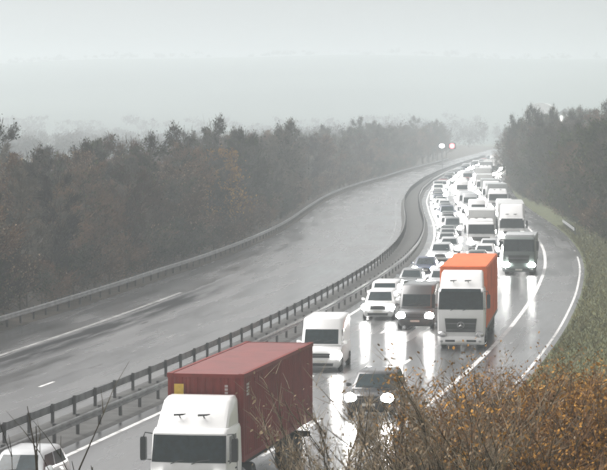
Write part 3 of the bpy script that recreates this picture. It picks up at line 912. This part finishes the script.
while y < 800:
    step = 4.8 if y < 260 else (6.0 if y < 360 else 11.0)
    for row in range(3 if y < 360 else 2):
        yy = y + rng.uniform(-1.6, 1.6)
        o = LEFT(yy) - (3.4, 8.0, 15.0)[row] + rng.uniform(-1.2, 1.2)
        key = rng.choice('aabbccddf') if row else rng.choice('abbcd')
        zz = .45 if row == 0 else .9
        lab = {'a': 'bare brown tree', 'b': 'bare grey tree', 'c': 'low spreading brown tree', 'd': 'tall grey tree', 'f': 'dark ivy clad tree'}[key]
        dist = 'near the left edge' if yy < 170 else ('a third across' if yy < 205 else ('left of the golden tree' if yy < 245 else ('right of the golden tree' if yy < 290 else ('at the bend' if yy < 360 else 'fading beyond the bend')))) + (', front row' if row == 0 else ', back row')
        k = rng.choice([rng.uniform(.6, .8), rng.uniform(.75, 1.02)]) if y < 360 else rng.uniform(.75, 1.05)
        put_tree(key, '%s of the left thicket, %s' % (lab, dist), at(o, yy, zz), (k, k, k * rng.uniform(.92, 1.08)), rng.uniform(0, 6.28), GL)
    y += step
y = 140.0
while y < 640:
    o = LEFT(y) - 2.1 - rng.uniform(0, 1.0)
    key = rng.choice('sst')
    put_tree(key, '%s bramble shrub at the foot of the left thicket, %s' % ('brown' if key == 's' else 'dark green', 'near the left edge' if y < 165 else ('a third across' if y < 200 else ('left of the golden tree' if y < 245 else ('right of the golden tree' if y < 300 else ('at the bend' if y < 400 else 'beyond the bend'))))), at(o, y, .12), rng.uniform(.75, 1.1), rng.uniform(0, 6.28), 'shrubs behind the left barrier', 'shrub')
    y += rng.uniform(2.2, 3.6) * (1 if y < 260 else 1.8)
# right wood
y = 172.0
while y < 640:
    step = 5.0 if y < 330 else 10.0
    for row in range(3):
        yy = y + rng.uniform(-1.8, 1.8)
        lead = np.interp(yy, [170, 230, 300, 420, 500], [11.0, 5.5, 3.6, 1.8, .5])
        o = RIGHT + lead + (0, 5.0, 12.0)[row] + rng.uniform(-1.1, 1.1)
        key = rng.choice('aabbddf')
        lab = {'a': 'bare brown tree', 'b': 'bare grey tree', 'd': 'tall grey tree', 'f': 'dark ivy clad tree'}[key]
        dist = 'near the right edge' if yy < 215 else ('above the verge' if yy < 270 else ('above the hard shoulder bend' if yy < 380 else 'fading behind the queue')) + (', front row' if row == 0 else ', back row')
        k = rng.uniform(.92, 1.14)
        zz = float(np.interp(o - RIGHT, [0, 1, 3.2, 7, 14], [0, .03, .45, 1.7, 2.6])) - .1
        put_tree(key, '%s of the right wood, %s' % (lab, dist), at(o, yy, zz), (k, k, k * rng.uniform(.95, 1.1)), rng.uniform(0, 6.28), GR)
    y += step
y = 150.0
while y < 560:
    lead = np.interp(y, [150, 200, 230, 300, 420, 500], [8.0, 5.0, 3.6, 2.6, 1.4, 1.0])
    key = rng.choice('stt'); o = RIGHT + lead + rng.uniform(-.6, 1.4)
    zz = float(np.interp(o - RIGHT, [0, 1, 3.2, 7, 14], [0, .03, .45, 1.7, 2.6])) - .1
    put_tree(key, '%s shrub at the foot of the right wood' % ('brown' if key == 's' else 'dark green'), at(o, y, zz), rng.uniform(.7, 1.05), rng.uniform(0, 6.28), 'shrubs on the right verge', 'shrub')
    y += rng.uniform(2.0, 3.4) * (1 if y < 300 else 1.5)

for px, d, top, lab in ((526, 405, 108, 'leftmost tall thin tree at the bend, above the framed lorry'), (534, 418, 104, 'tallest thin tree of the right wood at the bend'), (541, 432, 107, 'tall thin tree in front of the pale barn'), (549, 415, 105, 'tall thin tree between the barn and the lit house'), (558, 400, 109, 'tall thin tree below the lit house windows'), (517, 440, 114, 'thin hazy tree nearest the queue at the bend')):
    sc_ = 2700.0 / d; x = (px - 303.5) / sc_; zt = CAM_H - (top - 118.0) / sc_
    z0 = verge_z((x, d)) - .1
    put_tree('d', lab, (x, d, z0), (.72, .72, (zt - z0) / 10.6), rng.uniform(0, 6.28))
# grass on the right verge
mb = MB(); rng = random.Random(3)
for i in range(26000):
    y = rng.uniform(105, 300); o = RIGHT + .15 + abs(rng.gauss(0, 1)) * 4.5
    if o > RIGHT + 13: continue
    z = float(np.interp(o - RIGHT, [0, 1, 3.2, 7, 14], [0, .03, .45, 1.7, 2.6]))
    p = at(o, y, z - .03)
    twig_quad(mb, p, Vector((rng.gauss(0, .8), rng.gauss(0, .8), 1)).normalized(), rng.uniform(.12, .38), .05, rng)
tag(link('verge_grass', mb.mesh('verge_grass', M['grass'])), 'rough green grass on the right verge beside the hard shoulder', 'grass', kind='stuff')

# foreground shrubs on the embankment below the camera
def fg_proto(seed, H, spread, stems, twigs, tw, twig_m, leaf_m, leaves, lsz, name):
    rng = random.Random(seed)
    root = thing(name, 'proto', 'shrub')
    mb = MB(); tips = []
    for k in range(stems):
        a = rng.uniform(0, 6.28); l = H * (rng.uniform(.6, 1.0) if k else 1.0)
        out = spread * rng.uniform(.15, 1.0)
        pts = [Vector((math.cos(a) * .12, math.sin(a) * .12, -.3))]
        for s in range(1, 6):
            t = s / 5
            pts.append(Vector((math.cos(a) * out * t ** 1.2 + rng.gauss(0, .06), math.sin(a) * out * t ** 1.2 + rng.gauss(0, .06), l * t)))
        r0 = rng.uniform(.022, .04)
        mb.tube(pts, [r0 * (1 - .82 * s / 5) for s in range(6)], 5)
        for j in range(9):
            t = rng.uniform(.3, 1.0); s_ = t * 5; i = min(int(s_), 4)
            p = pts[i].lerp(pts[i + 1], s_ - i)
            d = Vector((math.cos(a + rng.gauss(0, 1.0)), math.sin(a + rng.gauss(0, 1.0)), rng.uniform(.6, 2.2))).normalized()
            ln = rng.uniform(.4, 1.15)
            e = p + d * ln
            m_ = p + d * ln * .5 + Vector((rng.gauss(0, .04), rng.gauss(0, .04), .02))
            mb.tube([p, m_, e], [.012, .009, .004], 4)
            tips += [(p, d, ln), (m_, d, ln), (e, d, ln)]
    part('stems', mb, M['bark'], root)
    mb = MB()
    for i in range(twigs):
        p, d, l = rng.choice(tips)
        dd = (d + Vector((rng.gauss(0, .5), rng.gauss(0, .5), rng.gauss(.1, .4)))).normalized()
        p = p + d * l * (rng.uniform(-.2, .2) if stems > 4 else 0.0)
        ln = rng.uniform(.2, .6)
        e = p + dd * ln
        mb.tube([p, p + dd * ln * .5 + Vector((rng.gauss(0, .02), 0, rng.gauss(0, .02))), e], [tw, tw * .7, tw * .35], 3)
    cr = part('twigs', mb, M[twig_m], root); cr['kind'] = 'stuff'
    if leaves:
        mb = MB()
        for i in range(leaves):
            p, d, l = rng.choice(tips)
            leaf(mb, p + d * l * rng.uniform(-.3, .6) + Vector((rng.gauss(0, .14), rng.gauss(0, .14), rng.gauss(0, .14))), lsz * rng.uniform(.6, 1.4), rng)
        part('leaves', mb, M[leaf_m], root)['kind'] = 'stuff'
    return root
FG = {
    'bare': (21, 4.6, 1.5, 12, 800, .007, 'fg_twig', 'leaf_tan', 700, .035, 'bare_shrub'),
    'tan': (22, 4.4, 1.6, 15, 1700, .007, 'fg_twig', 'leaf_tan', 2400, .04, 'tan_shrub'),
    'russet': (23, 4.2, 1.7, 15, 1700, .007, 'fg_brown', 'leaf_russet', 6000, .036, 'russet_shrub'),
    'whip': (44, 5.2, .7, 3, 50, .006, 'twig_grey', 'leaf_tan', 0, .04, 'bare_sapling'),
}
FT = {}
def put_fg(key, px, py, d, label, rz, wide=1.0):
    """shrub d metres ahead whose top reaches the direction seen at photo column px, row py"""
    s = 2700.0 / d
    x = (px - 303.5) / s; ztop = CAM_H - (py - 118.0) / s
    z0 = verge_z((x, d))
    Hn = FG[key][1] + (.55 if key != 'whip' else .3)
    k = (ztop - z0) / Hn
    if key not in FT:
        root = fg_proto(*FG[key]); FT[key] = tree_of(root)
    else:
        root = copy_tree(FT[key])
    root.location = (x, d, z0); root.scale = (k * wide, k * wide, k); root.rotation_euler = (0, 0, rz)
    root['label'] = label; root['group'] = 'shrubs on the bank below the camera'
    return root
fg = [
    ('whip', 54, 398, 36, 'tall single bare sapling rising over the silver car at bottom left'),
    ('whip', 92, 436, 38, 'short bare sapling left of the white cab, beside a forked one'),
    ('whip', 112, 440, 37, 'forked bare sapling just left of the white cab mirror'),
    ('whip', 24, 446, 36, 'low bare sapling at the extreme bottom left corner'),
    ('bare', 345, 378, 58, 'bare grey shrub right against the back of the red container'),
    ('tan', 338, 418, 55, 'tan leaved shrub below the rear of the red container'),
    ('bare', 372, 372, 60, 'thin bare shrub in front of the black car headlights'),
    ('bare', 400, 400, 54, 'bare shrub right of the black car, under the headlight streaks'),
    ('tan', 425, 402, 56, 'brown twiggy shrub where the white edge line runs out of sight'),
    ('bare', 448, 378, 60, 'bare branching shrub below the front of the orange lorry'),
    ('tan', 470, 384, 57, 'brown shrub under the orange lorry front corner'),
    ('bare', 497, 360, 62, 'tall brown shrub reaching over the hard shoulder'),
    ('russet', 520, 382, 60, 'russet shrub at the end of the visible hard shoulder'),
    ('russet', 552, 376, 61, 'orange brown shrub below the white shoulder line'),
    ('tan', 575, 392, 56, 'mixed tan shrub on the bank, second from the right edge'),
    ('russet', 604, 372, 60, 'dense russet shrub at the right edge of the picture'),
    ('russet', 590, 420, 50, 'pale russet shrub in the bottom right corner'),
    ('russet', 540, 425, 51, 'bright orange brown shrub at the bottom, right of centre'),
    ('tan', 490, 425, 51, 'brown shrub at the bottom edge under the hard shoulder'),
    ('bare', 440, 436, 49, 'bare tangled shrub at the bottom edge, near the middle'),
    ('bare', 385, 440, 48, 'bare shrub at the bottom edge below the black car'),
]
rng = random.Random(9)
for i in range(30):
    px = 425 + 190 * (i + rng.random()) / 30
    key = rng.choice(['bare', 'bare', 'tan']) if px < 450 else (rng.choice(['bare', 'tan', 'tan', 'russet']) if px < 515 else rng.choice(['russet', 'russet', 'tan']))
    fg.append((key, px, float(np.interp(px, [335, 400, 500, 607], [408, 396, 378, 374])) + rng.uniform(-10, 30), rng.uniform(47, 63),
               {'bare': 'bare grey', 'tan': 'tan brown', 'russet': 'russet'}[key] + ' shrub in the tangled mass %s' % ('below the black car' if px < 420 else ('below the orange lorry' if px < 500 else 'of the bottom right corner'))))
for key, px, py, d, lab in fg:
    put_fg(key, px, py, d, lab, rng.uniform(0, 6.28), rng.uniform(.9, 1.1))

# ------------------------------------------------------------------ far country
def hill_z(x, y):
    t = (y - 1250) / 2700.0
    if t <= 0: return -0.6
    hgt = 72 + 5 * math.sin(x * .0031 + .6) + 3.0 * math.sin(x * .0083 + 2) + 1.5 * math.sin(x * .021)
    return -0.6 + hgt * (math.sin(min(1, t * 1.6) * math.pi / 2) ** 1.4)
rng = random.Random(14)
mb = MB()
def far_tree(x, y, H, w, n=300, big=1.0):
    z0 = max(-.2, hill_z(x, y))
    q = Vector((rng.uniform(.8, 1.2), 1, 1))
    lobes = [(Vector((0, 0, H * .45)), 1.0)] + [(Vector((rng.uniform(-.6, .6) * w, rng.uniform(-.6, .6) * w, H * rng.uniform(.35, .75))), rng.uniform(.45, .7)) for k in range(3)]
    for i in range(n):
        c, k = rng.choice(lobes)
        d = Vector((rng.gauss(0, 1), rng.gauss(0, 1), rng.gauss(0, 1))).normalized() * rng.random() ** .6
        p = c + Vector((d.x * w * k, d.y * w * k, d.z * H * .45 * k))
        leaf(mb, Vector((x + p.x, y + p.y, z0 + max(0, p.z))), big * rng.uniform(.35, .7) * (1.2 - .75 * d.length), rng)
for i in range(560):
    y = rng.choice([rng.uniform(650, 760), rng.uniform(780, 900), rng.uniform(950, 1100), rng.uniform(1150, 1300)])
    x = rng.uniform(-.125, .14) * y
    if abs(x - cx(min(y, 1100)) - 3) < 17 and y < 1120: continue
    far_tree(x, y, rng.uniform(7, 11) * (1 + .25 * math.sin(x * .03)), rng.uniform(3, 5.5))
for i in range(330):        # hedgerow trees on the hillside and along its crest
    y = rng.choice([rng.uniform(2650, 2900), rng.uniform(1380, 1480)])
    x = rng.uniform(-.125, .13) * y
    if math.sin(x * .013 + y) + rng.uniform(-.8, .8) < -.3: continue
    far_tree(x, y, rng.uniform(4, 9), rng.uniform(3, 8), 70, 1.9)
tag(link('distant_woods', mb.mesh('distant_woods', M['twig_grey'])), 'belts of distant trees fading into the haze below the hills', 'woods', kind='stuff')
# hills
mb = MB(); nx, ny = 60, 24
for j in range(ny):
    y = 1250 + 1950 * j / (ny - 1)
    for i in range(nx):
        x = -2300 + 4600 * i / (nx - 1)
        mb.v.append((x, y, hill_z(x, y)))
for j in range(ny - 1):
    for i in range(nx - 1):
        a = j * nx + i; mb.f.append((a, a + 1, a + 1 + nx, a + nx))
structure('hills', mb, M['hill'], 60)

# pale buildings behind the right wood
def building(label, x, y, w, d, h, roof_h, z0=0.0):
    root = thing('house', label, 'house', (x, y, z0), R(-8))
    mb = MB(); mb.box((0, 0, h / 2 - .2), (w, d, h + .4)); part('wall', mb, M['render_wall'], root)
    mb = MB(); e = .35
    mb.loft([[(-w / 2 - e, -d / 2 - e, h), (w / 2 + e, -d / 2 - e, h), (w / 2 + e, -d / 2 - e, h + .15), (0, -d / 2 - e, h + roof_h), (-w / 2 - e, -d / 2 - e, h + .15)],
             [(-w / 2 - e, d / 2 + e, h), (w / 2 + e, d / 2 + e, h), (w / 2 + e, d / 2 + e, h + .15), (0, d / 2 + e, h + roof_h), (-w / 2 - e, d / 2 + e, h + .15)]])
    rf = part('roof', mb, M['render_wall'] if w > 6 else M['slate'], root)
    mb = MB(); mb.box((w * .25, 0, h + roof_h), (.6, .6, 1.4)); part('chimney', mb, M['render_wall'], rf)
    for sx in (-.27, .27):
        for zz in (.3, .86):
            mb = MB(); mb.box((sx * w, -d / 2 - .02, h * zz), (w * .16, .06, h * .18)); wd = part('window', mb, M['lit_window'] if zz > .5 else M['glass'], root)
            mb = MB(); mb.box((sx * w, -d / 2 - .06, h * (zz - .1) - .05), (w * .2, .16, .1)); part('sill', mb, M['render_wall'], wd)
building('small white gabled house with lit windows among the treetops at upper right', 91.0, 940, 4.4, 6, 13.4, 2.0)
root = thing('barn', 'pale barn with a rounded roof showing faintly above the tall trees on the right', 'barn', (84.0, 955, 0), R(-8))
mb = MB(); mb.box((0, 0, 6.4), (11, 14, 13.2)); part('wall', mb, M['render_wall'], root)
mb = MB(); arc = [(5.8 * math.cos(a), 12.9 + 4.4 * math.sin(a)) for a in [math.pi * k / 14 for k in range(15)]]
mb.loft([[(a, -7.3, b) for a, b in arc][::-1], [(a, 7.3, b) for a, b in arc][::-1]]); part('roof', mb, M['render_wall'], root, 30)
for k in (-1, 1):
    mb = MB(); mb.box((k * 2.6, -7.02, 10.2), (1.8, .08, 1.6)); part('window', mb, M['glass'], root)

# electronic roadside sign
sp = Vector((32.9, 640, 0))
root = thing('roadside_signal', 'lit white and red electronic sign far away above the empty carriageway', 'sign', sp, -heading(640))
mb = MB(); mb.tube([(0, 0, -.2), (0, 0, 6.2)], .12, 8); part('pole', mb, M['galv_dark'], root)
mb = MB(); mb.tube([(-1.4, -.02, 5.3), (3.0, -.02, 5.3)], .09, 6); part('cross_arm', mb, M['galv_dark'], root)
for cxx, mm in ((-.1, 'sign_face'), (2.3, 'sign_red')):
    mb = MB(); mb.box((cxx, -.12, 5.4), (1.75, .2, 1.4)); hd = part('signal_head', mb, M['sign_back'], root)
    if mm == 'sign_face':
        mb = MB(); mb.ellipsoid((cxx, -.25, 5.4), (.7, .05, .55), 14, 5); part('lit_panel', mb, M[mm], hd)
    else:
        mb = MB(); mb.tube([(cxx + .5 * math.cos(a), -.26, 5.4 + .5 * math.sin(a)) for a in [2 * math.pi * k / 16 for k in range(17)]], .14, 6); part('lit_ring', mb, M[mm], hd)
        mb = MB(); mb.ellipsoid((cxx, -.25, 5.4), (.36, .04, .36), 12, 5); part('lit_panel', mb, M['sign_face'], hd)

# ------------------------------------------------------------------ damp air
HAZE = 0.00082
mb = MB(); mb.box((0, 1600, 46.5), (5000, 3800, 96))
hm = bpy.data.materials.new('damp_haze'); hm.use_nodes = True
nt = hm.node_tree; nt.nodes.clear()
out = nt.nodes.new('ShaderNodeOutputMaterial'); pv = nt.nodes.new('ShaderNodeVolumePrincipled')
pv.inputs['Color'].default_value = (0.865, 0.94, 0.972, 1)
pv.inputs['Density'].default_value = HAZE
pv.inputs['Density Attribute'].default_value = ''
pv.inputs['Anisotropy'].default_value = 0.3
nt.links.new(pv.outputs[0], out.inputs['Volume'])
hz = link('haze', mb.mesh('haze', hm))
tag(hz, 'pale damp haze filling the valley', 'haze', kind='stuff')
